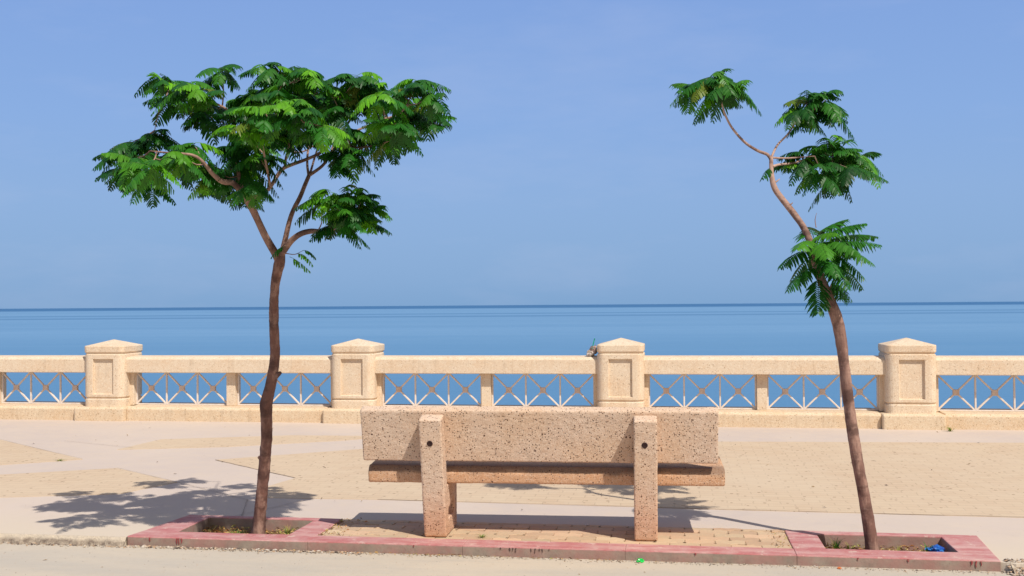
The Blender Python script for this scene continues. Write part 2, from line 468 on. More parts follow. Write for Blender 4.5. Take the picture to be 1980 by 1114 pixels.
# zigzag interlocking blocks in front of the kerb, under the bench
mb = MB()
L_, W_ = .200, .108
rows = int((PAVE[3] - PAVE[2]) / W_) + 1
for r in range(rows):
    v0 = PAVE[2] - .012 + r * W_
    u = PAVE[0] + .035 - (L_ / 2 if r % 2 else 0)
    while u < PAVE[1] - .03:
        u0, u1 = max(u, PAVE[0] + .012), min(u + L_, PAVE[1] - .003)
        v1 = min(v0 + W_, PAVE[3])
        if u1 - u0 > .03 and v1 - v0 > .03:
            g = .0012; zz = .016
            def ed(t, vv):                          # wavy long sides
                q = (t - u) / L_
                return vv + zz * (.5 - abs(((q * 2) % 1) - .5) * 2) * (1 if True else 0)
            ts = [u0 + (u1 - u0) * i / 4 for i in range(5)]
            lim = lambda y: min(max(y, PAVE[2] - .012), PAVE[3] + .004)
            lo = [(t, lim(ed(t, v0))) for t in ts]; hi = [(t, lim(ed(t, v1))) for t in reversed(ts)]
            ring = lo + hi
            cx = sum(p[0] for p in ring) / 10; cy = sum(p[1] for p in ring) / 10
            z = R.uniform(-.002, .003); tx, ty = R.uniform(-.012, .012), R.uniform(-.02, .02)
            def sh(p, k): 
                dx, dy = p[0] - cx, p[1] - cy
                return (p[0] - math.copysign(min(k, abs(dx)), dx), p[1] - math.copysign(min(k, abs(dy)), dy))
            def zz_(p): return z + (p[0] - cx) * tx + (p[1] - cy) * ty
            A = [(*sh(p, g), -.02) for p in ring]; B = [(*sh(p, g), zz_(p) - .0025) for p in ring]; C = [(*sh(p, g + .003), zz_(p)) for p in ring]
            n = 10; c_ = R.uniform(.82, 1.08); w_ = R.uniform(.93, 1.05)
            mb.add(A + B + C, [(i, (i + 1) % n, n + (i + 1) % n, n + i) for i in range(n)] +
                   [(n + i, n + (i + 1) % n, 2 * n + (i + 1) % n, 2 * n + i) for i in range(n)] + [tuple(range(2 * n, 3 * n))], (c_, c_ * w_, c_ * w_ * .97, 1))
            for (du, dv) in ((L_, 0), (L_ / 2, W_)):        # worn pockets where block corners meet
                pu, pv_ = u + du, v0 + dv
                if R.random() < .8 and PAVE[0] + .03 < pu < PAVE[1] - .03 and PAVE[2] < pv_ < PAVE[3] - .01:
                    a_, b_ = R.uniform(.006, .016), R.uniform(.004, .009); n_ = 7; o_ = R.uniform(0, 6)
                    pp = [(pu + a_ * R.uniform(.6, 1.1) * math.cos(o_ + 6.283 * i / n_), pv_ + b_ * R.uniform(.6, 1.1) * math.sin(o_ + 6.283 * i / n_), .0045) for i in range(n_)]
                    mb.add(pp, [tuple(range(n_))], (.34, .28, .25, 1))
        u += L_
tag(link('bench_paving', mb.mesh('bench_paving', M['block'], col=True), loc=kw(0, 0, .002), rz=-rad(KA)), kind='structure')

# crumbling edge of the promenade beside both ends of the kerb
def verge(u0, u1, wide, hi):
    bm = bmesh.new(); n = int((u1 - u0) / .018); m = 14; g = []
    for i in range(n + 1):
        row = []
        for j in range(m + 1):
            u = u0 + (u1 - u0) * i / n; t = j / m; v = .02 - t * wide
            k1 = noise.noise(Vector((u * 2.2, v * 6, 4))); k2 = noise.noise(Vector((u * 11, v * 16, 1))); k3 = noise.noise(Vector((u * 40, v * 45, 2)))
            drop = min(1, max(0, (t - .12 - .12 * k1 - .10 * k2) / .42)); drop = drop * drop * (3 - 2 * drop)
            z = .006 * hi + (RZ - .004 - .006 * hi) * drop + (.010 * k2 + .007 * k3) * (1 - abs(2 * t - 1)) 
            if j == 0: z = -.01
            if j == m: z = RZ - .008
            row.append(bm.verts.new((u, v, z)))
        g.append(row)
    for i in range(n):
        for j in range(m): bm.faces.new((g[i][j], g[i][j + 1], g[i + 1][j + 1], g[i + 1][j]))
    bmesh.ops.recalc_face_normals(bm, faces=bm.faces)
    me = bpy.data.meshes.new('verge'); bm.to_mesh(me); bm.free(); me.materials.append(M['verge'])
    return tag(link('verge', me, loc=K, rz=-rad(KA)), kind='structure')
def mat_verge():
    k = NT('crumbled_edge')
    a = k.noise(26, 6, .7); b = k.noise(90, 4, .7)
    col = k.mix(k.ramp(a, .38, .62), (.20, .155, .12), (.46, .38, .29))
    z = k.math('ADD', k.sep()[2], k.math('MULTIPLY', k.math('SUBTRACT', k.noise(12, 4), .5), .05))
    col = k.mix(k.ramp(z, -.030, -.012), col, (.59, .50, .385))
    col = k.mix(k.ramp(b, .55, .70, 0, .5), col, (.17, .13, .10))
    return k.done(col, k.bump(b, .7, .012, k.bump(a, .6, .02)), .95)
M['verge'] = mat_verge()
verge(-5, -.004, .13, .6); verge(5.80, 9, .20, .5)

# ------------------------------------------------------------------ red kerb
kerb = empty('kerb', kw(0, 0), -rad(KA), label='long red painted concrete kerb framing both tree pits below the bench', cat='kerb')
def kerb_frame(name, outer, holes):
    o = link(name, prism(outer, holes, 'z', -.16, .010).mesh(name, M['kerb']), kerb)
    roughen(o.data, 3, .003, 5.0)
    return soften(o, .005, 2, 50)
kerb_frame('pit_frame', [(0, 0), (1.31, .0), (1.31, .775), (.09, .775)], [rect(*PITS[0])])
kerb_frame('pit_frame', [(4.53, 0), (5.745, 0), (5.80, .735), (4.53, .765)], [rect(*PITS[1])])
segs = [1.3105, 2.38, 3.45, 4.53]
for a, b in zip(segs, segs[1:]):
    o = link('kerbstone', prism(rect(a, b - .0006, 0, .19), [], 'z', -.16, .010).mesh('kerbstone', M['kerb']), kerb)
    roughen(o.data, 4, .003, 5.0); soften(o, .004, 2, 50)
def drips(name, spots, mat):
    mb = MB()
    for u, ln, w in spots:
        n = 6; pr = None
        for i in range(n + 1):
            t = i / n; z = .006 - ln * t; ww = w * (1 - .55 * t) * (1 if i < n else .4)
            cu = [(u - ww + .002 * math.sin(u * 90 + i), -.0065, z), (u + ww + .002 * math.sin(u * 90 + i), -.0065, z)]
            if pr: mb.add([pr[0], pr[1], cu[1], cu[0], (pr[0][0], -.002, pr[0][2]), (pr[1][0], -.002, pr[1][2]), (cu[1][0], -.002, cu[1][2]), (cu[0][0], -.002, cu[0][2])],
                          [(0, 1, 2, 3), (0, 4, 5, 1), (3, 2, 6, 7), (0, 3, 7, 4), (1, 5, 6, 2)])
            pr = cu
    return link(name, mb.mesh(name, mat), kerb)
drips('paint_drip', [(.17, .028, .004), (.37, .040, .005), (.385, .048, .003), (.405, .036, .004), (5.575, .026, .005), (5.60, .04, .004), (5.63, .03, .003), (5.20, .018, .004), (2.05, .012, .004), (3.9, .014, .005), (4.9, .016, .004)], M['drip'])
drips('paint_drip', [(2.64 + .31 * t + R.uniform(-.008, .008), R.uniform(.010, .030), R.uniform(.0015, .003)) for t in (0, .17, .24, .31, .62, .74, .82, .88, 1)], M['darkdrip'])

# soil in the pits
for u0, u1, v0, v1 in PITS:
    bm = bmesh.new()
    n, m = 40, 24
    g = [[bm.verts.new((u0 + (u1 - u0) * i / n, v0 + (v1 - v0) * j / m, -.085 + .022 * noise.noise(Vector((i * .2 + u0, j * .2, 0))) + .010 * noise.noise(Vector((i * .7, j * .7, 5))))) for i in range(n + 1)] for j in range(m + 1)]
    for j in range(m):
        for i in range(n): bm.faces.new((g[j][i], g[j][i + 1], g[j + 1][i + 1], g[j + 1][i]))
    me = bpy.data.meshes.new('soil'); bm.to_mesh(me); bm.free(); me.materials.append(M['soil'])
    tag(link('soil', me, loc=K, rz=-rad(KA)), kind='structure')

# ------------------------------------------------------------------ loose grit and leaves (uncountable)
def pebble(mb, c, s, col, flatk=.6):
    a = R.uniform(0, 6.28); ca, sa = math.cos(a), math.sin(a)
    pts = []
    for z, r, n in ((-.5, .5, 5), (.25, .85, 5)):
        for i in range(n):
            t = i * 6.283 / n + z
            rr = r * R.uniform(.7, 1.25)
            x, y = rr * math.cos(t) * 1.3, rr * math.sin(t) * .85
            pts.append((c[0] + s * (x * ca - y * sa), c[1] + s * (x * sa + y * ca), c[2] + s * flatk * (z + R.uniform(-.2, .2))))
    pts.append((c[0], c[1], c[2] + s * flatk * .8))
    mb.add(pts, [(i, (i + 1) % 5, 5 + (i + 1) % 5, 5 + i) for i in range(5)] + [(5 + i, 5 + (i + 1) % 5, 10) for i in range(5)], col)
def chip(mb, c, L, W, col, curl=.4):
    a = R.uniform(0, 6.28); d = Vector((math.cos(a), math.sin(a), R.uniform(-.2, .35))); s = Vector((-math.sin(a), math.cos(a), R.uniform(-.4, .4)))
    c = Vector(c); up = Vector((0, 0, L * curl))
    mb.add([c - d * L / 2, c - s * W / 2 + up * R.random(), c + d * L / 2 + up * .6, c + s * W / 2 + up * R.random()], [(0, 1, 2), (0, 2, 3)], col)
def earth():
    k = R.random()
    base = [(.46, .37, .27), (.30, .24, .19), (.56, .50, .43), (.13, .10, .085), (.50, .34, .22)][min(4, int(k * 5))]
    return (*base, 1)
mb = MB()
def grit(u0, u1, n, vr, smin, smax):
    for _ in range(n):
        u = R.uniform(u0, u1); v = -abs(R.gauss(0, vr)) - .006
        p = (u, v, RZ + .001); s = R.uniform(smin, smax) * (1 if R.random() < .85 else 1.6)
        pebble(mb, (p[0], p[1], p[2] + s * .2), s, earth())
grit(-4, -.02, 1700, .035, .003, .009)
grit(0, 1.7, 1000, .028, .003, .010)
grit(1.6, 5.7, 900, .035, .002, .006)
grit(5.74, 8.3, 900, .05, .004, .013)
for _ in range(900):
    u = 5.78 + abs(R.gauss(0, .25)); v = R.uniform(-.10, .05)
    pebble(mb, (u, v, max(RZ, -.045 + .05 * (v + .06) / .1) + .004), R.uniform(.004, .013), earth())
for _ in range(900):
    u = R.uniform(-3, 7); v = -R.random() ** 2 * 2.5 - .03
    pebble(mb, (u, v, RZ + .001), R.uniform(.0015, .004), earth())
tag(link('gravel', mb.mesh('gravel', M['pebble'], col=True), loc=K, rz=-rad(KA)), kind='stuff')

mb = MB()
def leafcol():
    return [(.42, .26, .10, 1), (.30, .17, .07, 1), (.52, .36, .15, 1), (.20, .11, .05, 1), (.45, .20, .07, 1), (.38, .36, .10, 1)][R.randrange(6)]
for (u0, u1, v0, v1), n in zip(PITS, (900, 600)):
    for _ in range(n):
        chip(mb, (R.uniform(u0 + .02, u1 - .02), R.uniform(v0 + .02, v1 - .02), -.072 + R.uniform(-.005, .02)), R.uniform(.012, .045), R.uniform(.004, .012), leafcol())
for _ in range(260):                                         # crumbs on the pavers by the left frame and along the kerb foot
    if R.random() < .45: u, v, z = 1.30 + abs(R.gauss(0, .10)), R.uniform(.2, .8), .006
    else: u, v, z = R.gauss(2.4, .55), -abs(R.gauss(0, .02)) - .01, RZ + .004
    chip(mb, (u, v, z), R.uniform(.008, .03), R.uniform(.003, .008), leafcol())
for _ in range(70):
    chip(mb, (R.uniform(4.40, 4.53), R.uniform(.22, .78), .006), R.uniform(.008, .022), R.uniform(.003, .007), leafcol())
for _ in range(120):                                         # scattered over the open ground
    u, v = R.uniform(-4, 9), R.uniform(.9, 6.8)
    chip(mb, (u, v, .008), R.uniform(.015, .05), R.uniform(.004, .014), [(.20, .15, .11, 1), (.30, .2, .1, 1), (.14, .1, .08, 1)][R.randrange(3)], .2)
for _ in range(40):
    u, v = R.uniform(-2.5, 6.5), R.uniform(-1.6, -.1)
    chip(mb, (u, v, RZ + .003), R.uniform(.01, .04), R.uniform(.003, .008), [(.20, .15, .11, 1), (.30, .2, .1, 1)][R.randrange(2)], .2)
tag(link('dry_leaves', mb.mesh('dry_leaves', M['litterleaf'], col=True), loc=K, rz=-rad(KA)), kind='stuff')

# ------------------------------------------------------------------ bench
bench_loc = kw(2.062, .253, .004)
bench = empty('bench', bench_loc, -rad(6.6), label='speckled beige concrete bench seen from behind between the two trees', cat='bench')
LEG = [(0, 0), (-.2, .83), (-.085, .858), (.028, .425), (.045, .358), (.43, .358), (.43, 0)]
NOTCH = [(.09, .115), (.30, .115), (.33, .135), (.33, .225), (.30, .24), (.09, .18)]
for u in (0.0, 1.44):
    mb = prism(LEG, [NOTCH], 'x', u, u + .155)
    o = link('leg', mb.mesh('leg', M['leg']), bench)
    weather(o, .009, .0085, .006, .0045)
    # dark disc on the post back, painting the shade inside a fixing hole
    mb = MB(); n = 16; zc, uc = .665, u + .072
    nrm = Vector((0, -.972, -.234)); ax = Vector((1, 0, 0)); ay = nrm.cross(ax)
    c0 = Vector((uc, -.2 * zc / .83, zc))
    prof = [(.021, -.004), (.0205, .002), (.017, .0045), (.010, .0035), (.004, .002), (.0, .002)]
    vs = []
    for r_, h_ in prof:
        for i in range(n):
            t = 6.2832 * i / n
            vs.append(c0 + ax * (r_ * math.cos(t)) + ay * (r_ * math.sin(t)) + nrm * h_)
    mb.add(vs, [(j * n + i, j * n + (i + 1) % n, (j + 1) * n + (i + 1) % n, (j + 1) * n + i) for j in range(len(prof) - 1) for i in range(n)])
    link('bolt_hole', mb.mesh('bolt_hole', flat('bolt_hole_shade', (.045, .022, .02), .8)), o)
tt = Vector((-.2526, .9676)); tn = Vector((.9676, .2526))
b0 = Vector((.0030, .520)); Ls = .375
SL = [b0, b0 + tt * Ls, b0 + tt * Ls + tn * .09, b0 + tn * .09]
o = link('backrest', prism([tuple(p) for p in SL], [], 'x', -.43, 2.0).mesh('backrest', M['bench']), bench); weather(o, .008, .0085, .006, .0045)
SEAT = [(.062, .362), (.052, .435), (.085, .482), (.50, .505), (.535, .49), (.54, .40), (.52, .372)]
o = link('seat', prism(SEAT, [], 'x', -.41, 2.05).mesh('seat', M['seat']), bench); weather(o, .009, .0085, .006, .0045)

# ------------------------------------------------------------------ balustrade
BA = 8.9
bal = empty('balustrade', (-5.85, 15.15, 0), -rad(BA), label='cream aggregate sea wall balustrade with pyramid capped pillars and crossed lattice bays', cat='balustrade')
SP = 3.68; W = .62; HW = W / 2
def rrect(w, d, r, inset, n=6):
    hw, hd = w / 2 - inset, d / 2 - inset; r = max(r - inset, .004)
    out = []
    for sx, sy, a0 in ((1, 1, 0), (-1, 1, 90), (-1, -1, 180), (1, -1, 270)):
        for i in range(n + 1):
            a = rad(a0 + 90 * i / n)
            out.append((sx * (hw - r) + r * math.cos(a), sy * (hd - r) + r * math.sin(a) + HW))
    return out
def loft(profile, r, apex=None):
    mb = MB(); rings = [[(x, y, z) for x, y in rrect(W, W, r, ins)] for z, ins in profile]
    n = len(rings[0]); vs = [p for rg in rings for p in rg]
    fs = [(j * n + i, j * n + (i + 1) % n, (j + 1) * n + (i + 1) % n, (j + 1) * n + i) for j in range(len(rings) - 1) for i in range(n)]
    fs.append(tuple(range(n)))
    if apex is None: fs.append(tuple(reversed(range((len(rings) - 1) * n, len(rings) * n))))
    else:
        vs.append((0, HW, apex)); k = len(vs) - 1; b = (len(rings) - 1) * n
        fs += [(b + i, b + (i + 1) % n, k) for i in range(n)]
    mb.add(vs, fs); return mb
PZ = .20
body = loft([(PZ - .01, 0), (.297, 0), (.306, .008), (.312, .020), (.320, .020), (.326, .008), (.335, 0), (.935, 0), (.943, .008), (.947, .018)], .10).mesh('pillar', M['stone'])
tmp = link('pillar', body)
cut = MB()
for y0, y1 in ((-.05, .035), (W - .035, W + .05)):
    a, b = (.165, .150) if y0 < 0 else (.150, .165)
    za = (.362, .377) if y0 < 0 else (.377, .362)
    zb = (.882, .867) if y0 < 0 else (.867, .882)
    cut.add([(-a, y0, za[0]), (a, y0, za[0]), (a, y0, zb[0]), (-a, y0, zb[0]), (-b, y1, za[1]), (b, y1, za[1]), (b, y1, zb[1]), (-b, y1, zb[1])],
            [(0, 1, 2, 3), (7, 6, 5, 4), (0, 4, 5, 1), (1, 5, 6, 2), (2, 6, 7, 3), (3, 7, 4, 0)])
cut_o = link('panel_cutter', cut.mesh('panel_cutter', M['stone']))
bmod = tmp.modifiers.new('cut', 'BOOLEAN'); bmod.object = cut_o; bmod.operation = 'DIFFERENCE'; bmod.solver = 'EXACT'
dg = bpy.context.evaluated_depsgraph_get()
pillar_me = bpy.data.meshes.new_from_object(tmp.evaluated_get(dg))
pillar_me.name = 'pillar'
bpy.data.objects.remove(tmp); bpy.data.objects.remove(cut_o)
cap_me = loft([(.944, .019), (.955, .019), (.963, .010), (.972, 0), (1.052, -.002), (1.060, .004)], .075, 1.146).mesh('cap', M['stone'])
block_me = prism(rect(-.385, .385, -.115, .735), [], 'z', -.05, PZ - .006).mesh('plinth_block', M['stone_base'])
pillars = []
for i in range(-1, 5):
    p = link('pillar', pillar_me, bal, loc=(i * SP, R.uniform(-.006, .006), R.uniform(-.004, .004)), rz=rad(R.uniform(-.5, .5))); soften(p, .007, 2, 40)
    soften(link('cap', cap_me, p), .005, 2, 25)
    q = link('plinth_block', block_me, p); soften(q, .03, 3)
    pillars.append(p)
def chain(prof, x0, x1):                        # profile (v, z) along the balustrade
    return prism(prof, [], 'x', x0, x1)
RAIL = [(.085, .672), (.085, .862), (.125, .897), (.43, .905), (.47, .87), (.47, .672)]
PL = [(-.045, -.05), (-.045, .165), (-.01, .195), (.63, .203), (.665, .17), (.665, -.05)]
rail_me = chain(RAIL, HW - .02, SP - HW + .02).mesh('rail', M['stone'])
plinth_me = chain(PL, .386, SP - .386).mesh('plinth', M['stone_base'])
post_me = MB(); post_me.box(-.066, .066, .20, .40, .198, .674); post_me = post_me.mesh('post', M['stone'])
stub_me = MB(); stub_me.box(-.04, .04, .20, .40, .198, .674); stub_me = stub_me.mesh('post', M['stone'])
def lattice(x0, x1):
    mb = MB(); bs = []
    za, zb = .207, .668; vc = .285; n = 3; cw = (x1 - x0) / n; zc = (za + zb) / 2; b = .038
    mb.box(x0, x1, vc - .016, vc + .016, za - .008, za + .010); mb.box(x0, x1, vc - .016, vc + .016, zb - .010, zb + .006)
    for i in range(n + 1):
        x = x0 + cw * i + (.010 if i == 0 else -.010 if i == n else 0)
        mb.box(x - .0105, x + .0105, vc - .0145, vc + .0145, za + .010, zb - .010)
    for i in range(n):
        a, c = x0 + cw * i, x0 + cw * (i + 1); m = (a + c) / 2
        for sx, sz in ((a, za), (a, zb), (c, za), (c, zb)):
            ix = m - b * .8 if sx < m else m + b * .8; iz = zc - b * .8 if sz < zc else zc + b * .8
            ex = sx + (.014 if sx < m else -.014); ez = sz + (.010 if sz < zc else -.010)
            mb.bar((ex, vc, ez), (ix, vc, iz), .021, .027)
        k = MB(); k.box(m - b, m + b, vc - .022, vc + .022, zc - b, zc + b); bs.append(k)
    return mb, bs
halves = [(HW + .05, SP / 2 - .068), (SP / 2 + .068, SP - HW - .05)]
lat = []
for x0, x1 in halves:
    mb, bs = lattice(x0, x1)
    lat.append((mb.mesh('lattice_panel', M['metal']), [b.mesh('boss', M['boss']) for b in bs]))
for i in range(-1, 4):
    x = i * SP
    soften(link('rail', rail_me, bal, loc=(x, 0, 0)), .008, 2)
    soften(link('plinth', plinth_me, bal, loc=(x, 0, 0)), .014, 2)
    soften(link('post', post_me, bal, loc=(x + SP / 2, 0, 0)), .006, 2)
    for dx in (HW + .015, SP - HW - .015): soften(link('post', stub_me, bal, loc=(x + dx, 0, 0)), .006, 2)
    for me, bs in lat:
        o = soften(link('lattice_panel', me, bal, loc=(x, 0, 0)), .003, 1)
        for b in bs: soften(link('boss', b, o), .004, 1)

# ------------------------------------------------------------------ trees
def catmull(P, step):
    out = []
    Q = [P[0] + (P[0] - P[1])] + P + [P[-1] + (P[-1] - P[-2])]
    for i in range(1, len(Q) - 2):
        p0, p1, p2, p3 = Q[i - 1:i + 3]
        n = max(2, int((p2[0] - p1[0]).length / step)) if isinstance(p1, tuple) else max(2, int((p2 - p1).length / step))
        for k in range(n):
            t = k / n
            out.append(.5 * (2 * p1 + (p2 - p0) * t + (2 * p0 - 5 * p1 + 4 * p2 - p3) * t * t + (3 * p1 - p0 - 3 * p2 + p3) * t ** 3))
    out.append(P[-1]); return out

DARKB, PALEB = Vector((.190, .098, .076)), Vector((.50, .34, .27))
def tube(mb, pts, rads, step=.02, n=12, pale=0.0, knob=.10, cap=True):
    P4 = [Vector((*p, r * .88)) for p, r in zip(pts, rads)]
    C = catmull(P4, step)
    ring = []; prev = None
    seed = pts[0].x * 7 + pts[-1].z * 3
    for i, q in enumerate(C):
        p = Vector(q[:3]); r = max(q[3], .0015)
        a = Vector(C[max(0, i - 1)][:3]); b = Vector(C[min(len(C) - 1, i + 1)][:3])
        t = (b - a).normalized()
        if prev is None:
            prev = t.cross(Vector((.31, .95, .05))).normalized()
        s = (prev - t * prev.dot(t)).normalized(); prev = s; w = t.cross(s)
        rg = []
        for j in range(n):
            an = 6.28318 * j / n
            d = s * math.cos(an) + w * math.sin(an)
            k = 1 + knob * noise.noise(Vector((d.x * 1.4 + seed, d.y * 1.4, p.z * 6))) + knob * .6 * noise.noise(Vector((d.x * 3, d.y * 3 + seed, p.z * 22))) + knob * .35 * noise.noise(Vector((d.x * 7, d.y * 7 + seed, p.z * 60)))
            rg.append(p + d * r * k)
        ring.append((rg, r))
    vs, cs = [], []
    for rg, r in ring:
        f_ = min(1, max(0, (.040 - r) / .034)); f_ = max(f_ * pale, 0)
        c = DARKB.lerp(PALEB, f_)
        vs += rg; cs += [(c.x, c.y, c.z, 1)] * n
    b = len(mb.v)
    mb.v += [tuple(v) for v in vs]; mb.c += cs
    for i in range(len(ring) - 1):
        for j in range(n):
            mb.f.append((b + i * n + j, b + i * n + (j + 1) % n, b + (i + 1) * n + (j + 1) % n, b + (i + 1) * n + j))
    mb.f.append(tuple(b + len(vs) - n + j for j in range(n)))
    return [Vector(q[:3]) for q in C]

UP = Vector((0, 0, 1))
def frond(mb, p0, d, L, droop, col, pairs=None, plen=.1, roll=0.0):
    """one feathery compound leaf: an arching midrib with opposite, hanging, tapering leaflet blades"""
    d = d.normalized(); pairs = pairs or max(9, int(L / .0155))
    def C(t): return p0 + d * (L * t) - UP * (droop * L * t * t)
    m = 6; side0 = d.cross(UP)
    if side0.length < .05: side0 = Vector((1, 0, 0))
    side0 = (Matrix.Rotation(roll, 3, d) @ side0.normalized())
    rib = (col[0] * 1.1, col[1] * .85, col[2] * .9, 1)
    pv = None
    for i in range(m + 1):
        t = i / m; p = C(t); w = .0028 * (1 - .7 * t)
        cur = (p - side0 * w, p + side0 * w, p + UP * w)
        if pv: mb.add([*pv, *cur], [(0, 1, 4, 3), (1, 2, 5, 4), (2, 0, 3, 5)], rib)
        pv = cur
    for i in range(pairs):
        t = .16 + .84 * (i + .5) / pairs
        p = C(t); tg = (C(min(1, t + .03)) - C(t - .03)).normalized()
        s = (side0 - tg * side0.dot(tg)).normalized(); nn = s.cross(tg)
        if nn.z < 0: nn = -nn
        prof = math.sin(math.pi * min(1, .20 + .80 * t)) ** .55 * (1.0 if t < .75 else 1 - (t - .75) * 1.1)
        for sg in (-1, 1):
            pl = plen * (prof * .9 + .1) * R.uniform(.85, 1.12)
            fw = .30 + .42 * t + R.uniform(-.10, .10)
            dr = (s * sg + tg * fw).normalized()
            hang = R.uniform(.35, .85)
            w = .0064 * R.uniform(.85, 1.15) * (.7 + .5 * pl / plen)
            wv = (tg - dr * tg.dot(dr)).normalized()
            tw = R.uniform(-.35, .35)
            wv = (wv + nn * tw).normalized()
            k = R.uniform(.85, 1.15); c = (col[0] * k, col[1] * k, col[2] * k, 1)
            pts = []
            for q, ww in ((0, .35), (.25, .95), (.6, 1.0), (.88, .7), (1.0, .12)):
                x = p + dr * (pl * q) - UP * (hang * pl * q * q) - nn * (.12 * pl * q)
                pts += [x - wv * (w * ww), x + wv * (w * ww)]
            mb.add(pts, [(2 * a, 2 * a + 1, 2 * a + 3, 2 * a + 2) for a in range(4)], c)

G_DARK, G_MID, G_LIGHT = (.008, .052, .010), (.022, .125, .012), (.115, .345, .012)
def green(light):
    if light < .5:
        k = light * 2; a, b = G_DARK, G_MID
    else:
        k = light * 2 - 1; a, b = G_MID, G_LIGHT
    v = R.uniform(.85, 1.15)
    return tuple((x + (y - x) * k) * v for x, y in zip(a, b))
def umbrella(mb, p, n, L, light=.5, elev=(-5, 40), droop=(.35, .75), a0=None, spread=360, plen=.1):
    a0 = R.uniform(0, 360) if a0 is None else a0
    for i in range(n):
        az = rad(a0 + spread * (i + R.uniform(-.3, .3)) / n); el = rad(R.uniform(*elev))
        d = Vector((math.cos(az) * math.cos(el), math.sin(az) * math.cos(el), math.sin(el)))
        l_ = L * R.uniform(.58, 1.18)
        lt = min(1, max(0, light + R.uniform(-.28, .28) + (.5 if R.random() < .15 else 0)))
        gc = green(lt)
        if R.random() < .02: gc = (.11 * R.uniform(.7, 1.2), .17, .018)
        frond(mb, p + UP * R.uniform(-.03, .03), d, l_, R.uniform(*droop), gc, plen=plen * R.uniform(.85, 1.1), roll=R.uniform(-.3, .3))

def shift(mb, base):
    mb.v = [(x - base.x, y - base.y, z - base.z) for x, y, z in mb.v]
    return mb

# ---- the left tree, with a wide flat crown
YL = 7.70
baseL = Vector((at(500, 1040, YL).x, YL, -.085))
treeL = empty('flame_tree', baseL, label='young tree on the left with a wide flat leafy crown and forked stem', cat='tree')
def zl(x, y, dY=0.0): return px(150 + x / 2.64, 90 + y / 2.64, dY)
tk = MB(); skel = []
def limb(mb, pts, rads, pale=0.0, n=10, step=.02, knob=.08):
    c = tube(mb, pts, rads, step=step, n=n, pale=pale, knob=knob); (skel.extend(c) if n > 6 else None); return c
def lean(y): return -.85 * min(1.0, max(0.0, (1000 - y) / 680)) ** 1.25
px = lambda x, y, d=0: at(x, y, YL + d + lean(y))
tube(tk, [px(497, 1062, 0), px(499, 1034, 0), px(502, 1005, 0), px(506, 960, -.02), px(511, 900, -.03), px(515, 850, -.03), px(515, 808, -.02), px(515, 782, -.01), px(522, 752, 0), px(529, 715, 0), px(532, 685, 0), px(530, 640, 0), px(530, 590, -.01), px(533, 545, -.03), px(540, 508, -.05), px(543, 488, -.05)],
     [.068, .057, .050, .047, .046, .045, .046, .051, .043, .042, .038, .036, .036, .035, .041, .030], n=16, knob=.14, step=.012)
limb(tk, [px(540, 508, -.05), px(532, 490, -.06), px(513, 457, -.10), px(498, 425, -.15), px(486, 400, -.2), px(468, 371, -.26)], [.030, .030, .026, .025, .026, .024], .55)
limb(tk, [px(468, 371, -.26), px(450, 354, -.30), px(430, 351, -.36), px(411, 336, -.42), px(392, 313, -.46), px(372, 300, -.5), px(330, 296, -.55), px(290, 292, -.55)], [.022, .020, .019, .015, .012, .010, .007, .004], .6)
limb(tk, [px(470, 374, -.26), px(491, 380, -.22), px(510, 372, -.18), px(523, 361, -.12), px(544, 329, -.05), px(563, 319, -.02), px(593, 308, .02), px(620, 295, .05), px(642, 272, .08), px(673, 238, .1), px(692, 204, .12), px(699, 168, .12)], [.016, .015, .014, .014, .014, .013, .012, .012, .011, .009, .007, .004], .7)
limb(tk, [px(468, 371, -.26), px(463, 345, -.2), px(455, 300, -.1), px(453, 255, 0), px(453, 232, .02), px(436, 210, .02), px(400, 194, .02), px(360, 180, 0), px(330, 168, 0)], [.018, .014, .012, .011, .010, .009, .008, .006, .003], .6)
limb(tk, [px(430, 205, .02), px(432, 180, .04), px(431, 145, .05)], [.006, .005, .003], .6)
limb(tk, [px(543, 490, -.05), px(548, 478, -.03), px(559, 431, .05), px(568, 405, .1), px(580, 382, .14), px(590, 357, .2), px(597, 340, .24)], [.026, .021, .018, .017, .017, .016, .015], .35)
limb(tk, [px(597, 340, .24), px(623, 321, .28), px(638, 300, .32), px(650, 275, .36), px(680, 257, .4), px(720, 240, .42), px(760, 225, .42), px(805, 195, .4)], [.014, .012, .011, .010, .009, .008, .006, .003], .6)
limb(tk, [px(597, 340, .24), px(594, 315, .3), px(596, 270, .38), px(590, 220, .42), px(575, 150, .4)], [.011, .009, .008, .006, .003], .5)
limb(tk, [px(551, 322, -.03), px(553, 305, .0), px(559, 272, .02), px(548, 240, 0), px(540, 180, -.05), px(560, 140, -.08)], [.010, .009, .008, .007, .005, .003], .7)
limb(tk, [px(523, 361, -.12), px(515, 320, -.3), px(505, 270, -.5), px(500, 235, -.6)], [.010, .008, .006, .003], .6)
limb(tk, [px(597, 345, .24), px(610, 300, .5), px(625, 255, .75), px(640, 220, .85)], [.010, .008, .006, .003], .6)
limb(tk, [px(642, 272, .08), px(690, 285, .0), px(730, 280, -.1), px(760, 270, -.15)], [.008, .007, .005, .003], .7)
limb(tk, [px(543, 492, -.05), px(556, 474, -.08), px(567, 462, -.10), px(582, 452, -.12), px(602, 447, -.15), px(625, 448, -.18), px(644, 442, -.2), px(668, 425, -.22), px(690, 410, -.22)], [.030, .026, .023, .021, .019, .018, .015, .009, .004], .45)
limb(tk, [px(552, 490, -.10), px(570, 492, -.14), px(585, 485, -.16)], [.004, .003, .0015], .2, n=6)
limb(tk, [px(545, 484, -.10), px(548, 476, -.12), px(556, 474, -.13)], [.004, .003, .0015], .2, n=6)
